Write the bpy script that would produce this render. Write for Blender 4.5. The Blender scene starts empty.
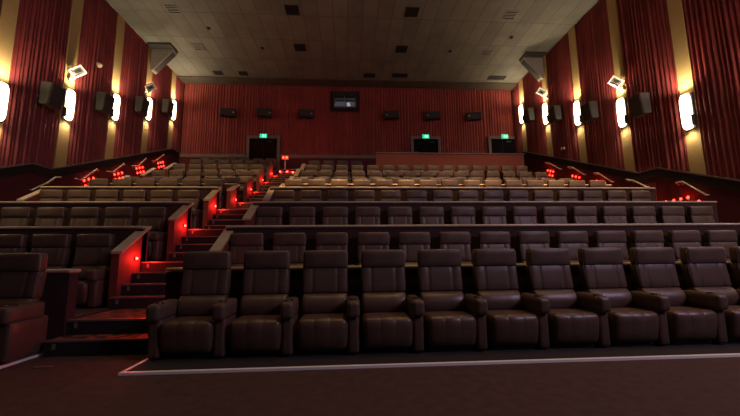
import bpy, bmesh, math, random
from mathutils import Vector, Matrix
random.seed(7)
sc = bpy.context.scene
C = sc.collection
PI = math.pi

# ------------------------------------------------------------------ camera
FPX, PITCH, YAW, ROLL, CH = 348.0, math.radians(7.68), math.radians(3.62), math.radians(-.582), 1.21
Fw = Vector((math.sin(YAW)*math.cos(PITCH), math.cos(YAW)*math.cos(PITCH), math.sin(PITCH)))
R0 = Vector((math.cos(YAW), -math.sin(YAW), 0)); U0 = R0.cross(Fw)
Rt = R0*math.cos(ROLL)+U0*math.sin(ROLL); Up = -R0*math.sin(ROLL)+U0*math.cos(ROLL)
cd = bpy.data.cameras.new('camera'); cam = bpy.data.objects.new('camera', cd); C.objects.link(cam)
cd.sensor_width = 36; cd.lens = FPX/740*36; cd.clip_start = .05; cd.clip_end = 200
cam.matrix_world = Matrix.Translation((0, 0, CH)) @ Matrix((Rt, Up, -Fw)).transposed().to_4x4()
sc.camera = cam
sc.view_settings.view_transform = 'Standard'; sc.view_settings.look = 'None'
sc.view_settings.gamma = 1; sc.view_settings.use_curve_mapping = False
sc.view_settings.exposure = 0.0

# ------------------------------------------------------------------ room measures (metres)
XL, XR, YB, YF, ZC = -10.4, 11.0, 21.5, -9.0, 12.12
DZ = .12
FL = {1: 0.0, 2: .38, 3: 1.12, 4: 1.87, 5: 2.59, 6: 3.06, 7: 3.77, 8: 4.54, 9: 5.26, 10: 6.10}
W = {k: 5.2+1.8*(k-2) for k in range(2, 10)}
W[1] = 3.98; W[10] = 19.75
LB = (-8.84, -3.88); RB = (-2.34, 9.85)
CAPH = .68

# ------------------------------------------------------------------ materials
def nt(name):
    m = bpy.data.materials.new(name); m.use_nodes = True
    n = m.node_tree.nodes; l = m.node_tree.links
    return m, n, l, n['Principled BSDF']
def mat(name, col, rough=.6, metal=0, var=.0, scale=6, bump=0, bscale=60, spec=.5, sheen=0):
    m, n, l, b = nt(name)
    b.inputs['Roughness'].default_value = rough; b.inputs['Metallic'].default_value = metal
    b.inputs['Specular IOR Level'].default_value = spec
    if sheen: b.inputs['Sheen Weight'].default_value = sheen
    tc = n.new('ShaderNodeTexCoord')
    if var:
        no = n.new('ShaderNodeTexNoise'); no.inputs['Scale'].default_value = scale; no.inputs['Detail'].default_value = 4
        l.new(tc.outputs['Object'], no.inputs['Vector'])
        r = n.new('ShaderNodeValToRGB')
        r.color_ramp.elements[0].position = .3; r.color_ramp.elements[1].position = .7
        r.color_ramp.elements[0].color = [c*(1-var) for c in col]+[1]
        r.color_ramp.elements[1].color = [min(1, c*(1+var)) for c in col]+[1]
        l.new(no.outputs['Fac'], r.inputs['Fac']); l.new(r.outputs['Color'], b.inputs['Base Color'])
    else:
        b.inputs['Base Color'].default_value = (*col, 1)
    if bump:
        nb = n.new('ShaderNodeTexNoise'); nb.inputs['Scale'].default_value = bscale; nb.inputs['Detail'].default_value = 5
        l.new(tc.outputs['Object'], nb.inputs['Vector'])
        bp = n.new('ShaderNodeBump'); bp.inputs['Strength'].default_value = bump; bp.inputs['Distance'].default_value = .01
        l.new(nb.outputs['Fac'], bp.inputs['Height']); l.new(bp.outputs['Normal'], b.inputs['Normal'])
    return m
def emit(name, col, s):
    m, n, l, b = nt(name)
    b.inputs['Base Color'].default_value = (*col, 1)
    b.inputs['Emission Color'].default_value = (*col, 1); b.inputs['Emission Strength'].default_value = s
    return m
leather = mat('leather', (.085, .052, .038), .45, var=.14, scale=5, bump=.10, bscale=45, spec=.35)
leather2 = mat('leather_seat', (.080, .045, .032), .40, var=.18, scale=7, bump=.12, bscale=40, spec=.45)
highlm = mat('leather_edge_highlight', (.17, .12, .09), .28)  # lighter tone imitating the highlight along the backrest edges
plastic = mat('black_plastic', (.012, .010, .010), .55)
shell = mat('seat_shell', (.022, .014, .012), .7)
button_m = mat('button', (.55, .48, .40), .3, metal=.6)
cupm = mat('cup_plastic', (.02, .016, .015), .25)
capm = mat('cap_laminate', (.37, .29, .21), .38, var=.12, scale=3)
kneem = mat('knee_carpet', (.032, .010, .009), .95, var=.3, scale=30)
panelm = mat('panel_red', (.13, .022, .016), .75, var=.15, scale=8)
floorm = mat('floor_carpet', (.050, .020, .0145), .95, var=.25, scale=9, bump=.2, bscale=90)
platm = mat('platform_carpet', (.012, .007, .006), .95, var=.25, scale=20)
nosem = mat('nosing', (.22, .16, .13), .4, metal=.5)
edgem = mat('edge_strip', (.80, .76, .72), .35)
curtm = mat('curtain_red', (.27, .034, .021), .7, var=.18, scale=1.7, sheen=.25)
curts = mat('curtain_crimson', (.20, .029, .027), .62, var=.2, scale=1.3, spec=.35)
goldm = mat('gold_fabric', (.45, .30, .115), .85, var=.10, scale=30)
wainm = mat('wainscot', (.10, .012, .011), .8, var=.2, scale=4)
trimm = mat('ledge', (.16, .12, .10), .4)
taupe = mat('taupe', (.20, .145, .105), .7, var=.1, scale=5)
parm = mat('parapet_red', (.135, .019, .011), .75, var=.12, scale=5)
doorm = mat('door_dark', (.014, .004, .0035), .9, spec=.1)
doorb = mat('door_dark_blue', (.006, .005, .009), .9, spec=.1)
darkm = mat('dark_metal', (.03, .028, .026), .5)
speakm = mat('speaker_cabinet', (.062, .056, .046), .55, var=.1, scale=4)
grillm = mat('speaker_grille', (.05, .046, .038), .7, bump=.4, bscale=120)
wedgem = mat('wedge_grey', (.24, .20, .165), .6, var=.08, scale=4)
metalm = mat('rail_metal', (.66, .54, .38), .35, metal=.3)
whitem = mat('white_enamel', (.75, .72, .66), .4)
ventm = mat('vent_paint', (.20, .17, .13), .5)
ventd = mat('vent_dark', (.012, .010, .009), .8)
wallm = mat('wall_paint', (.06, .012, .010), .85)
glassm, _n, _l, _b = nt('glass')
_b.inputs['Base Color'].default_value = (1, 1, 1, 1); _b.inputs['Roughness'].default_value = .02
_b.inputs['Transmission Weight'].default_value = 1; _b.inputs['IOR'].default_value = 1.05
lampm = emit('sconce_diffuser', (1, .79, .50), 11)
redm = emit('red_lens', (1, .02, .012), 40)
redside = emit('red_lens_soft', (1, .014, .008), 22)
greenm = emit('exit_green', (.02, .55, .30), 1.1)
glyph = emit('exit_glyph', (.55, 1, .80), 1.3)
redsign = emit('red_sign', (1, .07, .03), .9)
redglyph = emit('red_sign_glyph', (1, .38, .15), 1.0)

def carpet_pattern():
    m, n, l, b = nt('stair_carpet'); b.inputs['Roughness'].default_value = .95
    tc = n.new('ShaderNodeTexCoord')
    v = n.new('ShaderNodeTexVoronoi'); v.inputs['Scale'].default_value = 5; v.feature = 'DISTANCE_TO_EDGE'
    no = n.new('ShaderNodeTexNoise'); no.inputs['Scale'].default_value = 9; no.inputs['Detail'].default_value = 3
    l.new(tc.outputs['Object'], v.inputs['Vector']); l.new(tc.outputs['Object'], no.inputs['Vector'])
    mx = n.new('ShaderNodeMath'); mx.operation = 'MULTIPLY_ADD'; mx.inputs[1].default_value = 1.4
    l.new(v.outputs['Distance'], mx.inputs[0]); l.new(no.outputs['Fac'], mx.inputs[2])
    r = n.new('ShaderNodeValToRGB')
    r.color_ramp.elements[0].position = .5; r.color_ramp.elements[0].color = (.20, .035, .030, 1)
    r.color_ramp.elements[1].position = .78; r.color_ramp.elements[1].color = (.018, .006, .006, 1)
    l.new(mx.outputs[0], r.inputs['Fac']); l.new(r.outputs['Color'], b.inputs['Base Color'])
    return m
stairm = carpet_pattern()

def ceiling_mat():
    m, n, l, b = nt('ceiling_tiles'); b.inputs['Roughness'].default_value = .75
    tc = n.new('ShaderNodeTexCoord'); mp = n.new('ShaderNodeMapping')
    mp.inputs['Rotation'].default_value = (0, 0, PI/2)
    l.new(tc.outputs['Object'], mp.inputs['Vector'])
    br = n.new('ShaderNodeTexBrick'); br.offset = .0; br.inputs['Scale'].default_value = 1
    br.inputs['Brick Width'].default_value = 1.85; br.inputs['Row Height'].default_value = .68
    br.inputs['Mortar Size'].default_value = .018; br.inputs['Mortar Smooth'].default_value = .2
    br.inputs['Color1'].default_value = (.135, .130, .104, 1); br.inputs['Color2'].default_value = (.172, .166, .134, 1)
    br.inputs['Mortar'].default_value = (.088, .082, .064, 1); br.inputs['Bias'].default_value = .1
    l.new(mp.outputs['Vector'], br.inputs['Vector'])
    no = n.new('ShaderNodeTexNoise'); no.inputs['Scale'].default_value = 1.1; no.inputs['Detail'].default_value = 5
    l.new(tc.outputs['Object'], no.inputs['Vector'])
    mr = n.new('ShaderNodeMapRange'); mr.inputs['From Min'].default_value = .3; mr.inputs['From Max'].default_value = .7
    mr.inputs['To Min'].default_value = .82; mr.inputs['To Max'].default_value = 1.1
    l.new(no.outputs['Fac'], mr.inputs['Value'])
    mx = n.new('ShaderNodeMix'); mx.data_type = 'RGBA'; mx.blend_type = 'MULTIPLY'; mx.inputs[0].default_value = 1
    l.new(br.outputs['Color'], mx.inputs[6]); l.new(mr.outputs['Result'], mx.inputs[7])
    l.new(mx.outputs[2], b.inputs['Base Color'])
    bp = n.new('ShaderNodeBump'); bp.inputs['Strength'].default_value = .5; bp.inputs['Distance'].default_value = .02
    l.new(br.outputs['Fac'], bp.inputs['Height']); bp.invert = True
    l.new(bp.outputs['Normal'], b.inputs['Normal'])
    return m
ceilm = ceiling_mat()

# ------------------------------------------------------------------ mesh helpers
def tag(o, label=None, cat=None, group=None, kind=None):
    if label: o['label'] = label
    if cat: o['category'] = cat
    if group: o['group'] = group
    if kind: o['kind'] = kind
    return o
def obj(name, bm, m, parent=None, smooth=False, loc=None):
    me = bpy.data.meshes.new(name)
    bmesh.ops.recalc_face_normals(bm, faces=bm.faces[:])
    bm.to_mesh(me); bm.free()
    me.materials.append(m)
    if smooth:
        for p in me.polygons: p.use_smooth = True
    o = bpy.data.objects.new(name, me); C.objects.link(o)
    if parent: o.parent = parent
    if loc: o.location = loc
    return o
def empty(name, loc=(0, 0, 0), rz=0):
    o = bpy.data.objects.new(name, None); C.objects.link(o); o.location = loc; o.rotation_euler = (0, 0, rz)
    o.empty_display_size = .1
    return o
def box(bm, x0, x1, y0, y1, z0, z1, M=None):
    vs = [bm.verts.new((x, y, z)) for x in (x0, x1) for y in (y0, y1) for z in (z0, z1)]
    if M:
        for v in vs: v.co = M @ v.co
    for f in ((0, 1, 3, 2), (4, 6, 7, 5), (0, 4, 5, 1), (2, 3, 7, 6), (0, 2, 6, 4), (1, 5, 7, 3)):
        bm.faces.new([vs[i] for i in f])
    return vs
def bx(x0, x1, y0, y1, z0, z1, bev=0, M=None, seg=2):
    bm = bmesh.new(); box(bm, x0, x1, y0, y1, z0, z1)
    if bev: bmesh.ops.bevel(bm, geom=bm.edges[:], offset=bev, segments=seg, affect='EDGES', profile=.5)
    if M: bmesh.ops.transform(bm, matrix=M, verts=bm.verts[:])
    return bm
def prism(poly, axis, a, b):
    """poly: list of 2-D points; extruded along axis ('x': points are (y,z); 'y': points are (x,z))."""
    bm = bmesh.new()
    mk = (lambda p, t: (t, p[0], p[1])) if axis == 'x' else (lambda p, t: (p[0], t, p[1]))
    A = [bm.verts.new(mk(p, a)) for p in poly]; B = [bm.verts.new(mk(p, b)) for p in poly]
    n = len(poly)
    for i in range(n): bm.faces.new((A[i], A[(i+1) % n], B[(i+1) % n], B[i]))
    bm.faces.new(A); bm.faces.new(B[::-1])
    return bm
def tube(bm, pts, r, n=8):
    pts = [Vector(p) for p in pts]; rings = []
    for i, p in enumerate(pts):
        d = (pts[min(i+1, len(pts)-1)]-pts[max(i-1, 0)]).normalized()
        a = d.cross(Vector((0, 0, 1)))
        if a.length < 1e-3: a = d.cross(Vector((1, 0, 0)))
        a.normalize(); b = d.cross(a)
        rings.append([bm.verts.new(p+a*math.cos(t*2*PI/n)*r+b*math.sin(t*2*PI/n)*r) for t in range(n)])
    for A, B in zip(rings, rings[1:]):
        for i in range(n): bm.faces.new((A[i], A[(i+1) % n], B[(i+1) % n], B[i]))
    bm.faces.new(rings[0][::-1]); bm.faces.new(rings[-1])
def cyl(bm, c, r0, r1, h, axis='z', n=16):
    M = {'z': Matrix(), 'y': Matrix.Rotation(-PI/2, 4, 'X'), 'x': Matrix.Rotation(PI/2, 4, 'Y')}[axis]
    A = [bm.verts.new(Vector(c)+M @ Vector((r0*math.cos(2*PI*i/n), r0*math.sin(2*PI*i/n), 0))) for i in range(n)]
    B = [bm.verts.new(Vector(c)+M @ Vector((r1*math.cos(2*PI*i/n), r1*math.sin(2*PI*i/n), h))) for i in range(n)]
    for i in range(n): bm.faces.new((A[i], A[(i+1) % n], B[(i+1) % n], B[i]))
    bm.faces.new(A[::-1]); bm.faces.new(B)
def cushion(x0, x1, y0, y1, z0, z1, r, puff=.02, seams=(), M=None, fn=None, groove=.011):
    """A stuffed block: rounded edges, bulging faces, sewn grooves across its width."""
    def line(a, b, extra=()):
        m = [a, a+r*.35, a+r, (a+b)/2, a+(b-a)*.3, b-(b-a)*.3, b-r, b-r*.35, b]+list(extra)
        return sorted(set(round(v, 5) for v in m))
    ex = [s+d for s in seams for d in (-.016, 0, .016)]
    X, Y, Z = line(x0, x1, ex), line(y0, y1), line(z0, z1)
    bm = bmesh.new(); cache = {}
    def V(x, y, z):
        k = (x, y, z)
        if k in cache: return cache[k]
        p = Vector(k)
        i = Vector((min(max(x, x0+r), x1-r), min(max(y, y0+r), y1-r), min(max(z, z0+r), z1-r)))
        d = p-i
        nrm = d.normalized() if d.length > 1e-6 else Vector((0, 0, 1))
        q = i+nrm*r
        u = [(v-(a+b)/2)/((b-a)/2) for v, a, b in ((x, x0, x1), (y, y0, y1), (z, z0, z1))]
        w = 1
        for c, nc in zip(u, nrm):
            if abs(nc) < .9: w *= (1-c*c*.98)
        q += nrm*puff*max(w, 0)**.7
        for s in seams:
            if abs(x-s) < .004 and abs(nrm.x) < .3: q -= nrm*groove*(1 if groove > .01 or z > z1-.14 else .25)
        if fn: q = fn(q)
        cache[k] = bm.verts.new(M @ q if M else q)
        return cache[k]
    def grid(A, B, f):
        for a, a2 in zip(A, A[1:]):
            for b, b2 in zip(B, B[1:]):
                try: bm.faces.new((V(*f(a, b)), V(*f(a2, b)), V(*f(a2, b2)), V(*f(a, b2))))
                except ValueError: pass
    for z in (z0, z1): grid(X, Y, lambda a, b, z=z: (a, b, round(z, 5)))
    for y in (y0, y1): grid(X, Z, lambda a, b, y=y: (a, round(y, 5), b))
    for x in (x0, x1): grid(Y, Z, lambda a, b, x=x: (round(x, 5), a, b))
    return bm

# ------------------------------------------------------------------ shell
def S(name, bm, m, parent=None, smooth=False):
    o = obj(name, bm, m, parent, smooth)
    if not parent: o['kind'] = 'structure'
    return o
S('floor', bx(XL-.2, XR+.2, YF, YB+2, -.2, 0), floorm)
S('ceiling', bx(XL-.3, XR+.3, YF, YB+2, ZC, ZC+.2), ceilm)
S('wall_left', bx(XL-.2, XL, YF, YB+.2, 0, ZC), wallm)
S('wall_right', bx(XR, XR+.2, YF, YB+.2, 0, ZC), wallm)
S('wall_front', bx(XL, XR, YF-.2, YF, 0, ZC), wallm)
WX0, WX1, WZ0, WZ1 = -.86, .46, 10.64, 11.42       # booth window opening
bm = bmesh.new()
box(bm, XL, WX0, YB, YB+.2, 0, ZC); box(bm, WX1, XR, YB, YB+.2, 0, ZC)
box(bm, WX0, WX1, YB, YB+.2, 0, WZ0); box(bm, WX0, WX1, YB, YB+.2, WZ1, ZC)
S('wall_back', bm, wallm)
# dark bulkhead strip where the ceiling meets the back curtain
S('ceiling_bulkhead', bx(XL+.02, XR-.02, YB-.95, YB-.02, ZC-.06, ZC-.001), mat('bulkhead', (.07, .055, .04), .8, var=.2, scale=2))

# wainscot profile (height of the ledge along each side wall)
def zl(y):
    if y < 11.75: return max(4.27-.405*(11.75-y), .9)
    if y < 12.5: return 4.27
    return min(4.27+.405*(y-12.5), 7.50)
def zr(y):
    if y < 11.35: return max(4.14-.405*(11.35-y), .9)
    if y < 12.15: return 4.14
    return min(4.14+.405*(y-12.15), 7.50)
def keyys(f):
    return [YF, 3.6, 11.75, 12.5, 20.47, YB-.02] if f is zl else [YF, 3.6, 11.35, 12.15, 20.44, YB-.02]
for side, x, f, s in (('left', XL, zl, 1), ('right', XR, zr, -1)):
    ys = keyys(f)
    poly = [(y, f(y)) for y in ys]+[(ys[-1], 0), (ys[0], 0)]
    S('wall_'+side+'_wainscot', prism(poly, 'x', x, x+s*.04), wainm)
    poly = [(y, f(y)+.045) for y in ys]+[(y, f(y)) for y in ys[::-1]]
    S('trim_1' if side == 'left' else 'trim_2', prism(poly, 'x', x, x+s*.12), trimm)
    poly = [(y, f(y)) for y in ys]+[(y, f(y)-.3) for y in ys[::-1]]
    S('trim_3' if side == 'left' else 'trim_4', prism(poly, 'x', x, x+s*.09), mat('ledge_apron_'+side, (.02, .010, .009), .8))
S('baseboard_back', bx(XL, XR, YB-.14, YB-.001, 7.26, 7.48), taupe)
S('wall_back_wainscot', bx(XL, XR, YB-.10, YB-.001, 5.6, 7.26), wainm)

# ------------------------------------------------------------------ curtains and gold strips
LY = [13.04+2.44*i for i in range(-3, 4)]            # lamps on the left wall
LZ = lambda y: 6.80+.405*(y-13.04)
RY = [10.18+2.545*i for i in range(-2, 5)]
RZ = lambda y: 5.66+.412*(y-10.18)
def pleats(a, b, pitch=.2):
    """positions along a rail and how far the cloth stands out there"""
    out = []; t = a
    while t < b-1e-4:
        p = min(pitch*random.uniform(.75, 1.25), b-t)
        if b-t-p < pitch*.4: p = b-t
        am = random.uniform(.6, 1.1)
        for k in range(8): out.append((t+p*k/8, am*(.5-.5*math.cos(2*PI*k/8))))
        t += p
    out.append((b, 0))
    return out
ordw = ['first', 'second', 'third', 'fourth', 'fifth', 'sixth', 'seventh', 'eighth', 'ninth', 'tenth', 'eleventh', 'twelfth', 'thirteenth', 'fourteenth', 'fifteenth', 'sixteenth']
def side_curtain(x, s, y0, y1, f, label, group):
    pr = pleats(y0, y1, .15); bm = bmesh.new(); rows = []
    for j in range(5):
        t = j/4; row = []
        for y, d in pr:
            zb = f(y)+.05
            row.append(bm.verts.new((x+s*(.025+.07*d), y, zb+(ZC-.01-zb)*t)))
        rows.append(row)
    for a, b in zip(rows, rows[1:]):
        for i in range(len(a)-1): bm.faces.new((a[i], a[i+1], b[i+1], b[i]))
    o = obj('curtain', bm, curts, smooth=True)
    tag(o, label, 'curtain', group)
for side, x, s, ys, f in (('left', XL, 1, LY, zl), ('right', XR, -1, RY, zr)):
    n = len(ys)
    bays = [(ys[0]-2.1, ys[0]-.44)]+[(ys[i]+.04, ys[i+1]-.44) for i in range(n-1)]+[(ys[-1]+.04, YB-.1)]
    for i, (a, b) in enumerate(bays):
        k = n-i                                       # lamps counted from the back wall
        if i == n: lab = f'narrow crimson pleated curtain between the {side} wall\'s rearmost lamp and the back corner'
        elif i == 0: lab = f'crimson pleated curtain on the {side} wall ahead of its frontmost lamp'
        else: lab = f'crimson pleated curtain on the {side} wall between {ordw[k-1]} and {ordw[k]} lamps from the back'
        side_curtain(x, s, a, b, f, lab, f'curtains on the {side} wall')
    for i, y in enumerate(ys):
        zb = f(y)+.05
        poly = [(y-.44, f(y-.44)+.05), (y+.04, f(y+.04)+.05), (y+.04, ZC-.005), (y-.44, ZC-.005)]
        o = obj('fabric_strip', prism(poly, 'x', x+s*.002, x+s*.09), goldm)
        tag(o, f'tall gold fabric strip behind the {ordw[n-1-i]} lamp from the back on {side} wall', 'wall strip', f'gold strips on the {side} wall')

# back curtain with the door and window openings left free
DOORS = [(-6.12, -4.42, 8.48, doorm), (4.19, 5.78, 8.56, doorb), (9.28, 10.86, 8.62, doorb)]
holes = [(a-.2, b+.2, 0, zt+.2) for a, b, zt, _ in DOORS]+[(-1.12, .72, 10.34, 11.74)]
zs = sorted({7.48, 8.68, 8.76, 8.82, 10.34, 11.74, ZC-.06}|{9.5})
cuts = sorted({XL+.1, XR-.1}|{h[0] for h in holes}|{min(h[1], XR-.1) for h in holes})
bm = bmesh.new(); prev = None
cols = []
for a, b in zip(cuts, cuts[1:]):
    pr = pleats(a, b, .17)
    cols += pr if not cols else pr[1:]
colv = [[bm.verts.new((x, YB-.03-.085*d, z)) for z in zs] for x, d in cols]
for i in range(len(cols)-1):
    xm = (cols[i][0]+cols[i+1][0])/2
    for j in range(len(zs)-1):
        zm = (zs[j]+zs[j+1])/2
        if any(h[0] < xm < h[1] and h[2] < zm < h[3] for h in holes): continue
        bm.faces.new((colv[i][j], colv[i+1][j], colv[i+1][j+1], colv[i][j+1]))
bmesh.ops.delete(bm, geom=[v for v in bm.verts if not v.link_faces], context='VERTS')
tag(obj('curtain', bm, curtm, smooth=True), 'wide red pleated curtain covering the whole back wall above the doors', 'curtain')

# ------------------------------------------------------------------ back doors, exit signs, booth window
signs = ['green lit exit sign over the dark door beside the aisle stairs',
         'green lit exit sign over the middle back door behind the parapet',
         'bright green lit exit sign over the back door in the corner']
for i, (a, b, zt, dm) in enumerate(DOORS):
    d = S(f'door_{i+1}', bx(a, b, YB-.16, YB-.10, 6.11, zt), dm)
    bm = bmesh.new()
    box(bm, a-.18, a, YB-.22, YB-.005, 6.101, zt+.18)
    if b+.18 < XR-.05: box(bm, b, b+.18, YB-.22, YB-.005, 6.101, zt+.18)
    box(bm, a, min(b, XR-.06), YB-.22, YB-.005, zt, zt+.18)
    obj('door_frame', bm, taupe, d)
    bm = bmesh.new(); box(bm, (a+b)/2-.006, (a+b)/2+.006, YB-.165, YB-.155, 6.15, zt-.02)
    obj('door_seam', bm, plastic, d)
    bm = bmesh.new()
    for sx in (-1, 1): box(bm, (a+b)/2+sx*.12-(.0 if sx > 0 else .5), (a+b)/2+sx*.12+(.5 if sx > 0 else 0), YB-.21, YB-.165, 7.1, 7.16)
    obj('push_bar', bm, ventd, d)
    bm = bmesh.new(); box(bm, (a+b)/2+.25, (a+b)/2+.55, YB-.22, YB-.16, zt-.22, zt-.15)
    obj('door_closer', bm, darkm, d)
    xs = (a+b)/2+(.02, -.02, .1)[i]
    e = empty('exit_sign', (xs, YB-.3, zt-.02))
    tag(e, signs[i], 'exit sign', 'exit signs over the back doors')
    obj('sign_housing', bx(-.24, .24, 0, .1, 0, .30, .01), whitem if i == 2 else darkm, e)
    obj('sign_face', bx(-.22, .22, -.012, 0, .02, .28), greenm, e)
    bm = bmesh.new()                                   # running figure beside an arrow
    cyl(bm, (-.03, -.017, .225), .024, .024, .004, 'y', 10)
    box(bm, -.025, .012, -.017, -.013, .12, .20)
    for (p, q) in (((-.01, .19), (.07, .15)), ((-.01, .19), (-.075, .165)), ((-.01, .13), (.045, .06)), ((-.01, .13), (-.07, .085))):
        v = Vector((q[0]-p[0], 0, q[1]-p[1])); L = v.length; an = math.atan2(v.z, v.x)
        M = Matrix.Translation((p[0], -.015, p[1])) @ Matrix.Rotation(-an, 4, 'Y')
        box(bm, 0, L, -.002, .002, -.011, .011, M)
    obj('running_figure', bm, glyph, e)
    bm = bmesh.new()
    box(bm, .10, .145, -.017, -.013, .07, .24)
    obj('doorway_symbol', bm, glyph, e)

win = S('window_1', bx(WX0-.14, WX0, YB-.24, YB-.02, WZ0-.16, WZ1+.16), darkm)
bm = bmesh.new()
box(bm, WX1, WX1+.14, YB-.24, YB-.02, WZ0-.16, WZ1+.16)
box(bm, WX0, WX1, YB-.24, YB-.02, WZ1, WZ1+.16); box(bm, WX0, WX1, YB-.24, YB-.02, WZ0-.16, WZ0)
obj('window_frame', bm, darkm, win)
bm = bmesh.new()
box(bm, -.25, -.18, YB-.12, YB-.03, WZ0, WZ1)
obj('mullion', bm, taupe, win)
for a, b in ((WX0, -.25), (-.18, WX1)): obj('window_pane', bx(a, b, YB-.085, YB-.07, WZ0, WZ1), glassm, win)
boothm = mat('booth_wall', (.12, .11, .12), .7)
S('wall_booth_side', bx(-2.2, -2.1, YB+.2, YB+2, 9.4, 11.95), boothm); S('wall_booth_side', bx(1.9, 2.0, YB+.2, YB+2, 9.4, 11.95), boothm)
S('wall_booth_rear', bx(-2.2, 2.0, YB+1.9, YB+2, 9.4, 11.95), boothm); S('floor_booth', bx(-2.2, 2.0, YB+.2, YB+2, 9.3, 9.4), boothm)
pj = empty('film_projector', (-.62, YB+.95, 9.4))
tag(pj, 'dark film projector on a pedestal behind the booth window beside the mullion', 'projector')
obj('pedestal', bx(-.2, .2, -.2, .3, 0, 1.15, .02), darkm, pj)
obj('body', bx(-.17, .17, -.3, .4, 1.15, 1.62, .03), mat('projector_grey', (.16, .14, .16), .4), pj)
bm = bmesh.new(); cyl(bm, (.0, -.44, 1.38), .08, .09, .16, 'y'); obj('lens', bm, cupm, pj, True)
pk = empty('lamp_house', (.28, YB+.85, 9.4))
tag(pk, 'pale grey slanted lamp house behind the other booth window pane', 'projector housing')
obj('cabinet', bx(-.26, .26, -.2, .5, 0, 1.35, .02), plastic, pk)
obj('hood', bx(-.10, .10, -.22, .2, 1.3, 1.95, .03, Matrix.Translation((-.1, 0, 0)) @ Matrix.Translation((0, 0, 1.3)) @ Matrix.Rotation(-.28, 4, 'Y') @ Matrix.Translation((0, 0, -1.3))), mat('hood_grey', (.6, .6, .66), .35), pk)
bd = bpy.data.lights.new('booth_bulb', 'POINT'); bd.energy = 34; bd.color = (.85, .85, 1); bd.shadow_soft_size = .08
bo = bpy.data.objects.new('booth_bulb', bd); C.objects.link(bo); bo.location = (-.1, YB+.45, 11.75)

# ------------------------------------------------------------------ terraces, knee walls, stairs
BLK = {'narrow': LB, 'wide': RB}
S('floor_platform', bx(RB[0], XR-.05, W[1], W[2], 0.001, .02), platm)
S('floor_platform_narrow', bx(XL+.05, LB[1], W[1], W[2], 0.001, .02), platm)
bm = bmesh.new()
box(bm, -2.375, XR-.05, W[1]-.035, W[1]+.012, .0, .026); box(bm, -2.375, -2.34, W[1], 4.55, .0, .026)
S('trim_5', bm, edgem)
bm = bmesh.new()
box(bm, XL+.05, -3.845, W[1]-.035, W[1]+.012, .0, .026); box(bm, -3.88, -3.845, W[1], 4.9, .0, .026)
S('trim_6', bm, edgem)
for k in range(2, 10):
    y1 = W[k+1]
    for nm, (a, b) in BLK.items():
        S('floor_terrace', bx(a, b, W[k], y1, 0, FL[k]), kneem)
S('floor_concourse', bx(LB[1]-.05, XR, W[10], YB, 0, FL[10]), kneem)
S('floor_terrace', bx(XL, LB[1]-.05, W[10]-.45, YB, 0, 5.72), kneem)
EP = .13
for k in range(2, 10):
    top = FL[k]+CAPH
    for nm, (a, b) in BLK.items():
        if k == 2 and nm == 'wide': a = -2.5
        if k == 2 and nm == 'narrow': a, b = XL+.06, -3.77
        if k == 9 and nm == 'wide': b = 1.46
        ye = W[k]-.16
        if k < 7: w = S('wall_knee', bx(a, b, ye, W[k]-.002, FL[k-1], top-.04), panelm if k > 5 else kneem)
        if k < 7: obj('wall_cap', bx(a-.02, b+.02, ye-.03, W[k]+.03, top-.055, top, .026, None, 3), capm, w)
        if k == 2: continue
        ends = ((a, a+EP), (b-EP, b))
        for i, (e0, e1) in enumerate(ends):
            if nm == 'wide' and i == 1: continue
            yn = W[k]-.78; zn = top-.50 if k != 6 else top-.36
            poly = [(yn, FL[k-1]), (W[k]+.03, FL[k-1]), (W[k]+.03, top-.03), (yn, zn-.03)]
            p = S('wall_aisle_end', prism(poly, 'x', e0, e1), panelm)
            if k > 6 and i == 1: continue
            poly = [(yn-.02, zn-.03), (W[k]+.03, top-.03), (W[k]+.03, top+.015), (yn-.02, zn+.015)]
            obj('wall_cap', prism(poly, 'x', e0-(.05 if i == 0 else .005), e1+(.05 if i else .005)), capm, p)
AIS = {'centre': (LB[1], RB[0]), 'left': (XL+.04, LB[0]), 'right': (RB[1], XR-.04)}
NR = {k: max(2, round((FL[k]-FL[k-1])/.19)) for k in range(2, 11)}
def nose(k, i): return W[k]-.12-.27*(NR[k]-1-i)-(.06 if k == 2 and i == 0 else 0)
for an, (a, b) in AIS.items():
    for k in range(2, 11):
        yend = nose(k+1, 0) if k < 10 else W[10]+.01
        bm = bmesh.new(); bn = bmesh.new(); br = bmesh.new(); bw = bmesh.new()
        aa, bb = (a-.0, b+.0)
        if k == 2 and an == 'centre': aa, bb = -3.77, -2.5
        for i in range(NR[k]):
            z = FL[k-1]+(FL[k]-FL[k-1])*(i+1)/NR[k]
            ya = nose(k, i); yb = nose(k, i+1) if i < NR[k]-1 else yend
            box(bm, aa+.003, bb-.003, ya, yb, 0 if i == 0 else FL[k-1], z)
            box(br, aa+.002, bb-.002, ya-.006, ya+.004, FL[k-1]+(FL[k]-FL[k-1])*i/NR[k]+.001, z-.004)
            box(bw, aa+.10, aa+.14, ya-.012, ya-.004, z-.105, z-.035)
            box(bn, aa+.003, bb-.003, ya-.012, ya+.03, z-.02, z+.005)
        st = S('floor_stairs', bm, stairm)
        obj('step_markers', bw, trimm, st); obj('nosing', bn, nosem, st); obj('shaded_risers', br, platm, st)  # riser fronts coloured near-black in place of real shade

# parapet with seats behind it
pp = S('wall_parapet', bx(1.46, 9.5, W[9]-.04, W[9]+.12, FL[8], 6.52), parm)
obj('wall_cap', bx(1.42, 9.56, W[9]-.09, W[9]+.17, 6.52, 6.57, .006), mat('parapet_cap', (.09, .06, .045), .5), pp)
p2 = S('wall_parapet_end', bx(9.4, 9.5, W[9]+.12, W[10], FL[8], 6.52), parm)
S('floor_loge', bx(1.6, 9.4, W[9]+.14, W[10], FL[9]+.001, FL[9]+.57), kneem)

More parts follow.
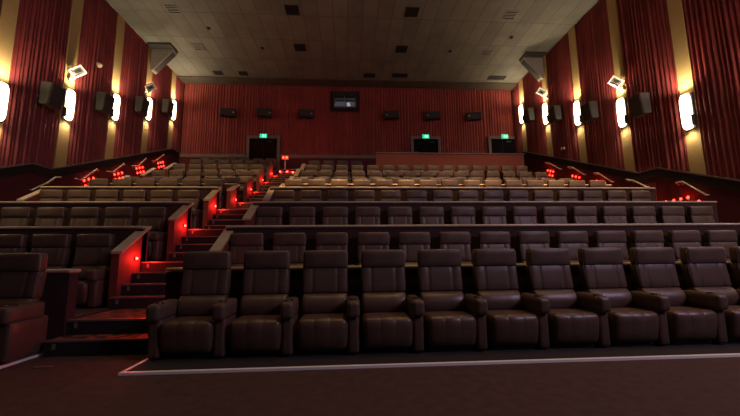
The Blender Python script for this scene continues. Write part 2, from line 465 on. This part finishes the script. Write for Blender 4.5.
# ------------------------------------------------------------------ recliners
def seat_meshes():
    P = {}
    tilt = Matrix.Rotation(-math.radians(8), 4, 'X')
    up = tilt @ Matrix.Translation((0, 0, 1.0)) @ Matrix.Rotation(math.radians(8), 4, 'X') @ Matrix.Translation((0, 0, -1.0))
    def tuck(q): return Vector((q.x, q.y+.075*max(0, 1-q.z/.34)**1.3*(1 if q.y < -.3 else 0), q.z))
    P['base'] = (bx(-.29, .29, -.30, .20, 0, .22, .02), plastic, 0)
    P['footrest'] = (cushion(-.295, .295, -.42, -.27,   .06, .435, .055, .010, (-.10, .10), None, tuck, .007), leather2, 1)
    P['seat_cushion'] = (cushion(-.295, .295, -.36, .06, .22, .435, .05, .008, ()), leather2, 1)
    def lum(q):
        return Vector((q.x, q.y-.085*max(0, 1-((q.z-.54)/.165)**2), q.z))
    P['lumbar_cushion'] = (cushion(-.297, .297, -.03, .12, .40, .705, .045, .008, (), tilt, lum), leather2, 1)
    P['backrest'] = (cushion(-.293, .293, -.045, .10, .695, 1.035, .022, .007, (-.165, .165), tilt), leather, 1)
    P['headrest'] = (cushion(-.295, .295, -.058, .085, 1.027, 1.265, .028, .008, (), up), leather, 1)
    b = bmesh.new()
    tube(b, [(tilt if p[2] < 1 else up) @ Vector(p) for p in ((-.291, -.024, .71), (-.292, -.026, .995), (-.294, -.038, 1.045), (-.294, -.038, 1.225), (-.275, -.042, 1.258), (.275, -.042, 1.258), (.294, -.038, 1.225), (.294, -.038, 1.045), (.292, -.026, .995), (.291, -.024, .71))], .0085, 6)
    P['edge_highlight'] = (b, highlm, 1)  # thin pale tube standing in for the light caught on the edges
    P['back_shell'] = (bx(-.285, .285, .06, .125, .20, 1.22, .02, Matrix.Rotation(-math.radians(5), 4, 'X')), shell, 0)
    def slope(q): return Vector((q.x, q.y, q.z+.03*max(0, (q.y+.32))*(q.z > .50)))
    P['armrest'] = (cushion(.302, .441, -.37, .16, .02, .47, .035, .006), leather2, 1)
    P['arm_pad'] = (cushion(.295, .446, -.435, .08, .445, .640, .038, .008, (), None, slope), leather, 1)
    b = bmesh.new(); cyl(b, (.371, -.30, .635), .050, .053, .02, 'z', 18); P['cup_holder'] = (b, cupm, 1)
    b = bmesh.new(); cyl(b, (.440, -.30, .57), .014, .011, .010, 'x', 12); P['recline_button'] = (b, button_m, 1)
    return P
PR = {}
for n, (bm, m, s) in seat_meshes().items():
    o = obj(n, bm, m, None, bool(s)); PR[n] = o
    C.objects.unlink(o)
def copy_part(n, parent, mirror=False):
    o = PR[n].copy(); C.objects.link(o); o.parent = parent
    if mirror: o.location.x = -.742
    return o
def arm(root, far, mirror=False):
    a = copy_part('armrest', root, mirror)
    if far: a.scale.z = .76
    p = copy_part('arm_pad', a)
    if not far:
        c = copy_part('cup_holder', a); copy_part('recline_button', a)
FAR = 5
def seat(x, y, z, label, group, far, both=False, rz=0):
    r = empty('recliner_seat', (x, y, z), rz)
    tag(r, label, 'seat', group)
    names = ['seat_cushion', 'backrest', 'headrest', 'back_shell', 'edge_highlight']
    if not far: names += ['base', 'footrest', 'lumbar_cushion']
    for n in names: copy_part(n, r)
    arm(r, far)
    if both: arm(r, far, True)
    return r
def px(x, y, z):
    v = Vector((x, y, z-CH)); return 370+FPX*v.dot(Rt)/v.dot(Fw)
for k in range(1, 10):
    ys = W[2]-.48+1.8*(k-1)
    far = k > FAR
    nr = 15 if k < 9 else 4
    for i in range(nr):
        x = -1.89+.79*i
        if px(x-.4, ys, FL[k]+.6) > 775: continue
        lab = f'brown leather recliner, {ordw[i]} from the centre stairs in {ordw[k-1]} row of the wide block'
        seat(x, ys, FL[k]+(.02 if k == 1 else 0), lab, f'recliners in row {k} of the wide block', far, both=(k == 1 and i == 0))
    for i in range(6):
        x = (-4.28 if k == 1 else -4.60)-.757*i
        if px(x+.4, ys, FL[k]+.6) < -30: continue
        lab = f'brown leather recliner, {ordw[i]} from the centre stairs in {ordw[k-1]} row of the narrow block'
        seat(x, ys, FL[k]+(.02 if k == 1 else 0), lab, f'recliners in row {k} of the narrow block', far, both=False)
for i, x in enumerate((2.95, 3.78, 6.55, 7.36)):
    seat(x, W[9]+1.35, FL[9]+.57, f'pale-topped recliner barely showing over the red parapet, {ordw[i]} from its stair end', 'recliners behind the parapet', True)

for i in range(6):
    x = -4.60-.757*i
    seat(x, 20.4, 5.72, f'brown leather recliner, {ordw[i]} from the centre stairs in rearmost row of the narrow block', 'recliners in the rearmost row of the narrow block', True)

# ------------------------------------------------------------------ wall lamps
def lamp_meshes():
    # local frame: wall plane x=0, room towards +x, y along the wall, front of the hall towards -y
    bm = bmesh.new(); rings = []
    H = .58; n = 14
    for j in range(15):
        t = -math.cos(PI*j/14)
        q = max(1-abs(t)**6, 0)**.5
        rings.append([bm.verts.new((.04+.15*(.35+.65*q)*math.sin(PI*i/n)**.7, (-.165*math.cos(PI*i/n))*(.45+.55*q), t*H)) for i in range(n+1)])
    for A, B in zip(rings, rings[1:]):
        for i in range(n): bm.faces.new((A[i], A[i+1], B[i+1], B[i]))
    bm.faces.new(rings[0]); bm.faces.new(rings[-1])
    for A, B in zip(rings, rings[1:]): bm.faces.new((A[0], B[0], B[-1], A[-1]))
    dif = bm
    plate = bx(0, .05, -.21, .165, -.60, .56, .015)
    brk = bx(.04, .14, -.235, -.17, -.52, -.17, .015)
    return dif, plate, brk
LM = [obj(n, b, m, None, s) for n, b, m, s in zip(('diffuser', 'back_plate', 'end_bracket'), lamp_meshes(), (lampm, darkm, darkm), (True, False, False))]
for o in LM: C.objects.unlink(o)
for side, x, s, ys, f in (('left', XL, 1, LY, LZ), ('right', XR, -1, RY, RZ)):
    for i, y in enumerate(ys):
        e = empty('sconce', (x+s*.09, y-.18, f(y))); e.scale = (s, 1, 1)
        tag(e, f'glowing white curved sconce lamp, {ordw[len(ys)-1-i]} from the back on the {side} wall', 'wall lamp', f'sconces on the {side} wall')
        for o in LM:
            c = o.copy(); C.objects.link(c); c.parent = e
        for dz, pw in ((.62, 170), (-.64, 34)):          # the open ends throw light up and down the wall
            d = bpy.data.lights.new('sconce_bulb', 'SPOT'); d.energy = pw; d.color = (1, .80, .52); d.shadow_soft_size = .05
            d.spot_size = math.radians(158); d.spot_blend = 1
            c = bpy.data.objects.new('sconce_bulb', d); C.objects.link(c); c.location = (x+s*(.40 if dz > 0 else .26), y-.18, f(y)+dz)
            c.rotation_euler = (PI if dz > 0 else 0, 0, 0)

# ------------------------------------------------------------------ loudspeakers
def rotz(a): return Matrix.Rotation(a, 4, 'Z')
def surround(x, y, z, s, label, group):
    e = empty('mounted_speaker', (x, y, z)); tag(e, label, 'loudspeaker', group)
    poly = [(s*.12, -.38), (s*.40, -.40), (s*.50, .34), (s*.12, .38)]
    bm = prism(poly, 'y', -.28, .28)
    bmesh.ops.bevel(bm, geom=bm.edges[:], offset=.015, segments=2, affect='EDGES')
    obj('cabinet', bm, speakm, e)
    bm = prism([(s*.385, -.36), (s*.425, -.36), (s*.512, .30), (s*.47, .30)], 'y', -.25, .25)
    obj('grille', bm, grillm, e)
    bm = bmesh.new(); box(bm, min(0, s*.18), max(0, s*.18), -.06, .06, -.12, .12)
    obj('wall_bracket', bm, darkm, e)
for i, y in enumerate((11.93, 14.4, 16.87, 19.19)):
    surround(XL+.13, y-.15, LZ(y)+.15+(.15, .0, .0, .0)[i], 1, f'boxy dark grey speaker ahead of the {ordw[3-i]} lamp from the back on left wall', 'speakers on the left wall')
for i, (y, z) in enumerate(((11.5, 6.38), (14.02, 7.22), (16.5, 8.14), (18.95, 9.1))):
    surround(XR-.13, y-.1, z+DZ, -1, f'boxy dark grey speaker ahead of the {ordw[3-i]} lamp from the back on right wall', 'speakers on the right wall')
bl = ['first', 'second', 'third', 'fourth', 'fifth', 'sixth']
for i, x in enumerate((-7.43, -5.23, -2.67, 2.83, 5.46, 8.15)):
    e = empty('mounted_speaker', (x, YB-.23, 9.98))
    tag(e, f'black wide speaker on the back curtain, {bl[i]} of six counted from the left corner', 'loudspeaker', 'speakers on the back wall')
    s = 1 if x < 0 else -1
    M = rotz(s*math.radians(12))
    obj('cabinet', bx(-.46, .46, -.46, -.12, -.24, .24, .02, M), plastic, e)
    obj('grille', bx(-.42, .42, -.48, -.455, -.20, .20, .008, M), mat('grille_back', (.035, .03, .026), .6) if i == 0 else bpy.data.materials['grille_back'], e)
    obj('badge', bx(s*.30-.05, s*.30+.05, -.487, -.478, -.03, .03, 0, M), metalm, e)
    bm = bmesh.new(); box(bm, -.05, .05, -.16, .095, -.08, .08); obj('wall_bracket', bm, darkm, e)
for side, x, s, y in (('left', XL+.15, 1, 17.6), ('right', XR-.15, -1, 17.5)):
    e = empty('hanging_speaker', (x, y, 11.12))
    tag(e, f'large grey wedge-shaped speaker hung under the ceiling edge at the {side} wall', 'loudspeaker', 'wedge speakers under the ceiling')
    poly = [(s*.0, -.28), (s*.10, -.31), (s*1.12, .86), (s*1.12, .93), (s*.0, .93)]
    bm = prism(poly, 'y', 0, .42); bmesh.ops.bevel(bm, geom=bm.edges[:], offset=.012, segments=2, affect='EDGES')
    obj('cabinet', bm, wedgem, e)
    bm = prism([(s*.0, .90), (s*1.15, .90), (s*1.15, .998), (s*.0, .998)], 'y', -.42, .40)
    obj('ceiling_plate', bm, darkm, e)  # flat dark plate under the ceiling, over the cabinet and ahead of it
    bm = prism([(s*.19, -.245), (s*1.06, .75), (s*1.045, .765), (s*.175, -.23)], 'y', .05, .37)
    obj('grille', bm, grillm, e)

# ------------------------------------------------------------------ floodlights on the side walls
for side, x, s, y, z, nm in (('left', XL, 1, 12.89, 7.93, 'fourth'), ('left', XL, 1, 17.47, 9.62, 'second'), ('right', XR, -1, 12.51, 7.78, 'fourth'), ('right', XR, -1, 17.56, 9.83, 'second')):
    e = empty('spotlight', (x+s*.14, y-.1, z+DZ)); e.scale = (.95,)*3
    where = f'over the {nm} lamp from the back'
    tag(e, f'white framed floodlight {where} on the {side} wall', 'floodlight', 'floodlights above the wall lamps')
    bm = bmesh.new(); tube(bm, [(0, 0, -.3), (s*.16, 0, -.28), (s*.24, 0, -.05)], .02); box(bm, min(0, s*.03), max(0, s*.03), -.06, .06, -.38, -.22)
    obj('bracket', bm, whitem, e)
    M = Matrix.Translation((s*.28, -.05, .02)) @ Matrix.Rotation(-s*math.radians(36), 4, 'Y') @ rotz(s*math.radians(12)) @ Matrix.Rotation(math.radians(52), 4, 'X')
    obj('housing', bx(-.21, .21, -.06, .14, -.15, .15, .02, M), darkm, e)
    bm = bmesh.new()
    for a in ((-.24, .24, .12, .18), (-.24, .24, -.18, -.12), (-.24, -.18, -.12, .12), (.18, .24, -.12, .12)): box(bm, a[0], a[1], -.09, -.05, a[2], a[3], M)
    obj('bezel', bm, whitem, e)
    obj('reflector', bx(-.18, .18, -.07, -.06, -.12, .12, 0, M), mat('reflector', (.30, .28, .24), .3, metal=.5) if 'reflector' not in bpy.data.materials else bpy.data.materials['reflector'], e)
    bm = bmesh.new(); box(bm, -.10, .10, -.085, -.07, -.045, .045, M); obj('bulb', bm, plastic, e)
e = empty('mounted_sensor', (XL+.1, 14.15, 9.12)); tag(e, 'small pale round sensor on crimson curtain high between two left wall lamps', 'sensor')
bm = bmesh.new(); cyl(bm, (0, 0, 0), .12, .09, .10, 'x', 14); obj('sensor_body', bm, mat('sensor_tan', (.55, .42, .28), .5), e, True)
bm = bmesh.new(); cyl(bm, (.10, 0, 0), .05, .03, .03, 'x', 12); obj('sensor_lens', bm, whitem, e, True)
for j, (y, z) in enumerate(((16.35, 6.44), (16.55, 6.48))):
    o = obj('wall_plate', bx(XR-.14, XR-.11, y-.05, y+.05, z-.06, z+.06, .006), whitem)
    tag(o, 'tiny white plate low on the right wall curtain, ' + ('nearer the front of the pair' if j == 0 else 'nearer the back of the pair'), 'wall plate', 'white plates on the right wall')

# ------------------------------------------------------------------ ceiling fittings
vents = [(-7.76, 14.62, 1), (-7.83, 17.49, 1), (-2.49, 14.43, 0), (-2.52, 17.29, 0), (2.9, 14.31, 0), (2.86, 17.19, 0), (7.61, 17.26, 1), (7.49, 14.3, 1)]
for x, y, big in vents:
    colw = {-1: 'left wall', 0: 'centre', 1: 'right wall'}[0 if abs(x) < 4 else (1 if x > 0 else -1)]
    side = 'left' if x < 0 else 'right'
    row = 'nearer the back wall' if y > 16 else 'farther from the back wall'
    kind = 'square louvred ceiling vent' if big else 'dark square ceiling vent'
    lab = f'{kind} near the {side} wall, {row}' if big else f'{kind} {side} of the booth window, {row}'
    e = empty('ceiling_vent', (x, y, ZC)); tag(e, lab, 'vent', 'square ceiling vents')
    h = .30
    bm = bmesh.new()
    for a in ((-h, h, -h, -h+.05), (-h, h, h-.05, h), (-h, -h+.05, -h+.05, h-.05), (h-.05, h, -h+.05, h-.05)): box(bm, a[0], a[1], a[2], a[3], -.035, -.001)
    obj('frame', bm, ventm if big else ventd, e)
    obj('backing', bx(-h+.05, h-.05, -h+.05, h-.05, -.012, -.002), ventd, e)
    bm = bmesh.new()
    for t in (-.15, -.05, .05, .15):
        box(bm, -h+.05, h-.05, t-.03, t+.03, -.004, .004, Matrix.Translation((0, 0, -.022)) @ Matrix.Translation((0, t, 0)) @ Matrix.Rotation(.6, 4, 'X') @ Matrix.Translation((0, -t, 0)))
    obj('louvres', bm, whitem if big else ventd, e)
for x, y, w_, lab in ((9.27, 19.93, 1.1, 'long dark ceiling grille by the right back corner'), (3.18, 19.93, .95, 'long dark ceiling grille between the fourth speaker and booth window'), (1.3, 20.0, .7, 'short dark ceiling grille just beside the booth window'), (-7.77, 20.1, .5, 'short dark ceiling grille nearest the left back corner'), (-6.29, 20.1, .5, 'short dark ceiling grille second from the left back corner')):
    e = empty('ceiling_vent', (x, y, ZC)); tag(e, lab, 'vent', 'ceiling grilles along the back wall')
    bm = bmesh.new()
    h = w_/2
    for a in ((-h, h, -.22, -.18), (-h, h, .18, .22), (-h, -h+.04, -.18, .18), (h-.04, h, -.18, .18)): box(bm, a[0], a[1], a[2], a[3], -.03, -.001)
    obj('frame', bm, ventd, e); obj('backing', bx(-h+.04, h-.04, -.18, .18, -.012, -.002), ventd, e)
sp = [(-4.52, 17.43), (5.54, 17.26), (8.3, 15.9), (-6.7, 15.9)]
sl = ['midway between vents and left wall', 'between the centre and the right vents', 'near the right wall between two vents', 'near the left wall between two vents']
for (x, y), l in zip(sp, sl):
    e = empty('smoke_detector', (x, y, ZC)); tag(e, f'tiny dark round ceiling detector {l}', 'detector', 'small round ceiling fittings')
    bm = bmesh.new(); cyl(bm, (0, 0, -.06), .07, .10, .06, 'z', 14); obj('detector_body', bm, plastic, e, True)
    bm = bmesh.new(); cyl(bm, (0, 0, -.09), .03, .04, .03, 'z', 10); obj('sensor_tip', bm, darkm, e, True)

# ------------------------------------------------------------------ handrails along the side walls
def onx(pxx, py, x):
    a = (pxx-370)/FPX; b = (208-py)/FPX; r = Fw+Rt*a+Up*b; s = x/r.x
    return Vector((0, 0, CH))+r*s
def rails(side, x, s, runs):
    for n, pts in enumerate(runs):
        P = [onx(u, v, x+s*.13) for u, v in pts]
        e = empty('handrail', (x, P[0].y, P[0].z))
        tag(e, f'slanted pale metal handrail, {ordw[n]} from the back along the {side} wall', 'handrail', f'handrails on the {side} wall')
        L = [(s*.13, p.y-P[0].y, p.z-P[0].z) for p in P]
        a, b = L[0], L[-1]
        bm = bmesh.new()
        tube(bm, [(s*.045, a[1]+.02, a[2])]+L+[(s*.045, b[1]-.02, b[2])], .028)
        obj('rail', bm, metalm, e, True)
        bm = bmesh.new(); i = len(L)//2; p, q = Vector(L[i-1]), Vector(L[i])
        for t in (.2, .8):
            m_ = p.lerp(q, t)
            tube(bm, [(s*.04, m_.y, m_.z-.08), (s*.12, m_.y, m_.z-.07), (s*.13, m_.y, m_.z-.01)], .014, 6)
        obj('rail_bracket', bm, metalm, e, True)
rails('left', XL, 1, [[(153.5, 160.5), (155, 161), (164, 154.5)], [(133, 166), (138, 166), (146, 158.5)], [(108, 171.3), (113, 172), (124, 163.5), (125, 165)], [(76, 178.6), (81, 180), (97, 169), (98.5, 170.5)], [(32, 190), (47.5, 182.6), (55.5, 177.3), (60.7, 177.3)]])
rails('right', XR, -1, [[(545, 162.5), (549, 163), (560, 169)], [(568, 167), (572, 167), (584, 174.5)], [(594, 173), (598, 173), (612, 182)], [(626.5, 179.6), (633, 180.5), (647, 187)], [(676, 183), (682.5, 181.5), (706, 195)]])

# ------------------------------------------------------------------ red step lights
def step_light(loc, rz, label, group, power=0, r=.028, m=redm):
    e = empty('step_light', loc, rz); tag(e, label, 'step light', group)   # local +x points away from the surface
    bm = bmesh.new(); cyl(bm, (0, 0, 0), r*1.5, r*1.4, .02, 'x', 14); obj('housing', bm, darkm, e)
    bm = bmesh.new(); cyl(bm, (.02, 0, 0), r, r*.6, .025, 'x', 12); obj('lens', bm, m, e, True)
    if power:
        d = bpy.data.lights.new('step_bulb', 'POINT'); d.energy = power; d.color = (1, .03, .02); d.shadow_soft_size = .05
        o = bpy.data.objects.new('step_bulb', d); C.objects.link(o); o.parent = e; o.location = (.12, 0, 0)
for k in range(3, 10):
    y = W[k]-.33; z = FL[k]+.03
    step_light((LB[1]+.002, y, z+.04), 0, f'red step light on the narrow block end panel beside the {ordw[k-1]} row stairs', 'red lights of the centre stairs', 12 if k < 6 else 9)
step_light((-2.503, 5.13, .52), PI, 'red step light on the low wall end behind the first front row recliner', 'red lights of the centre stairs', 7)
for n, x in enumerate((-3.8, -3.42, -3.1)):
    step_light((x, nose(10, 2)-.014, FL[10]-.21+(.0, .0, -.04)[n]), -PI/2, f'red step light on a top riser of the centre stairs, {ordw[n]} from narrow block', 'red lights on the top riser', 14 if n == 1 else 12, .045)
cl = {'left': [(88, 182), (117.6, 176), (139, 170), (160, 164.5)], 'right': [(551, 173), (576.5, 179), (601.5, 184.5)]}
for side, x, s in (('left', XL+.04, 1), ('right', XR-.04, -1)):
    for ci, (a, b) in enumerate(cl[side]):
        c = onx(a, b, x); n = len(cl[side])
        q = ordw[n-1-ci] if side == 'left' else ordw[ci]
        for j in range(6):
            dy = (-.24, 0, .24)[j % 3]; dz = .11 if j < 3 else -.09
            step_light((x, c.y+dy+(.10 if j > 2 else 0), c.z+dy*.4+dz), 0 if s > 0 else PI,
                       f'small red light, {("upper", "lower")[j//3]} {("front", "middle", "rear")[j%3]} one of the {q} cluster from the back, {side} wall',
                       f'red light clusters on the {side} wall', 2.5 if j in (1, 5) else 0, .05, redside)
for j, (a, b) in enumerate(((652, 199.6), (666.5, 202), (674.5, 200.5), (681.5, 199), (688.5, 197.5), (699.5, 201.5))):
    c = onx(a, b, XR-.04)
    step_light(tuple(c), PI, f'small red light near the fourth row, {ordw[j]} of six going forward along right wall', 'red lights by the right wall near the fourth row', 2.5 if j in (0, 4) else 0, .05, redside)

for j, (u0, u1, v0, v1) in enumerate(((648, 658.5, 183.5, 206), (671, 684, 183.5, 206))):
    p, q = onx(u0, v0, XR-.04), onx(u1, v1, XR-.04)
    S(f'trim_{7+j}', bx(XR-.065, XR-.041, q.y, p.y, min(p.z, q.z)-.2, p.z, .005), parm)
# red sign on a post at the head of the centre stairs
e = empty('lit_sign', (-3.66, 20.0, FL[10])); tag(e, 'small red lit sign on a short post at top of the centre stairs', 'sign')
bm = bmesh.new(); cyl(bm, (0, 0, 0), .10, .08, .03, 'z', 16); obj('post_base', bm, darkm, e)
bm = bmesh.new(); cyl(bm, (0, 0, .03), .03, .03, .62, 'z', 12); obj('post', bm, whitem, e, True)
obj('sign_box', bx(-.20, .20, -.04, .04, .65, .90, .01), darkm, e)
obj('sign_face', bx(-.18, .18, -.052, -.04, .67, .88), redsign, e)
bm = bmesh.new(); box(bm, -.15, -.06, -.058, -.052, .74, .82); box(bm, .05, .15, -.058, -.052, .73, .84)
obj('sign_marks', bm, redglyph, e)

# small floor marker catching light at the foot of the stairs
tag(obj('floor_marker', bx(-3.5, -3.3, 4.28, 4.33, 0, .012, .003), nosem), 'small pale strip lying on the carpet at foot of the centre stairs', 'floor marker')

# ------------------------------------------------------------------ fill lights added without fixtures
def area(name, loc, target, sx, sy, power, col, spread=PI):
    d = bpy.data.lights.new(name, 'AREA'); d.shape = 'RECTANGLE'; d.size = sx; d.size_y = sy; d.energy = power; d.color = col; d.spread = spread
    o = bpy.data.objects.new(name, d); C.objects.link(o); o.location = loc
    o.rotation_euler = (Vector(target)-Vector(loc)).to_track_quat('-Z', 'Y').to_euler()
    return o
def spot(name, loc, target, power, col, ang, blend=1, size=.1):
    d = bpy.data.lights.new(name, 'SPOT'); d.energy = power; d.color = col; d.spot_size = ang; d.spot_blend = blend; d.shadow_soft_size = size
    o = bpy.data.objects.new(name, d); C.objects.link(o); o.location = loc
    o.rotation_euler = (Vector(target)-Vector(loc)).to_track_quat('-Z', 'Y').to_euler()
area('cool_fill', (10.3, -1.5, 7.8), (5.5, 5, .8), 4, 2.5, 580, (.95, .74, 1.1))  # cool fill light added at the front right, no source built
WARM = (1, .62, .27)
for i in range(5):
    x = -1.6+2.6*i
    spot('fill_spot', (x, 8.0, ZC-.1), (x, 12.1, 3.6), (7500, 7500, 7500, 8000, 8000)[i], WARM, math.radians(29), .8, .15)  # unseen spots added to brighten the fifth row
for x, p in ((-7.2, 2100), (-2.0, 1800), (2.9, 1900), (7.2, 2500)):
    spot('fill_spot', (x, 9.6, ZC-.1), (x, 16.2, 4.4), p, WARM, math.radians(48), .9, .15)  # unseen spots added to brighten the rear rows
spot('fill_spot', (-6.5, 6.5, ZC-.1), (-6.6, 10.6, 3.2), 3600, WARM, math.radians(40), .9, .15)
for x in (-7, -2, 3, 8):
    for y, p in ((2.8, 300), (6.0, 300)):
        spot('fill_spot', (x, y, ZC-.1), (x, y+1.0, 1), p*{-7: .35, -2: .6, 3: 1.6, 8: 1.7}[x], WARM, math.radians(70), .9, .12)
w = bpy.data.worlds.new('World'); sc.world = w; w.use_nodes = True
w.node_tree.nodes['Background'].inputs[0].default_value = (.01, .008, .008, 1)
w.node_tree.nodes['Background'].inputs[1].default_value = 1.0
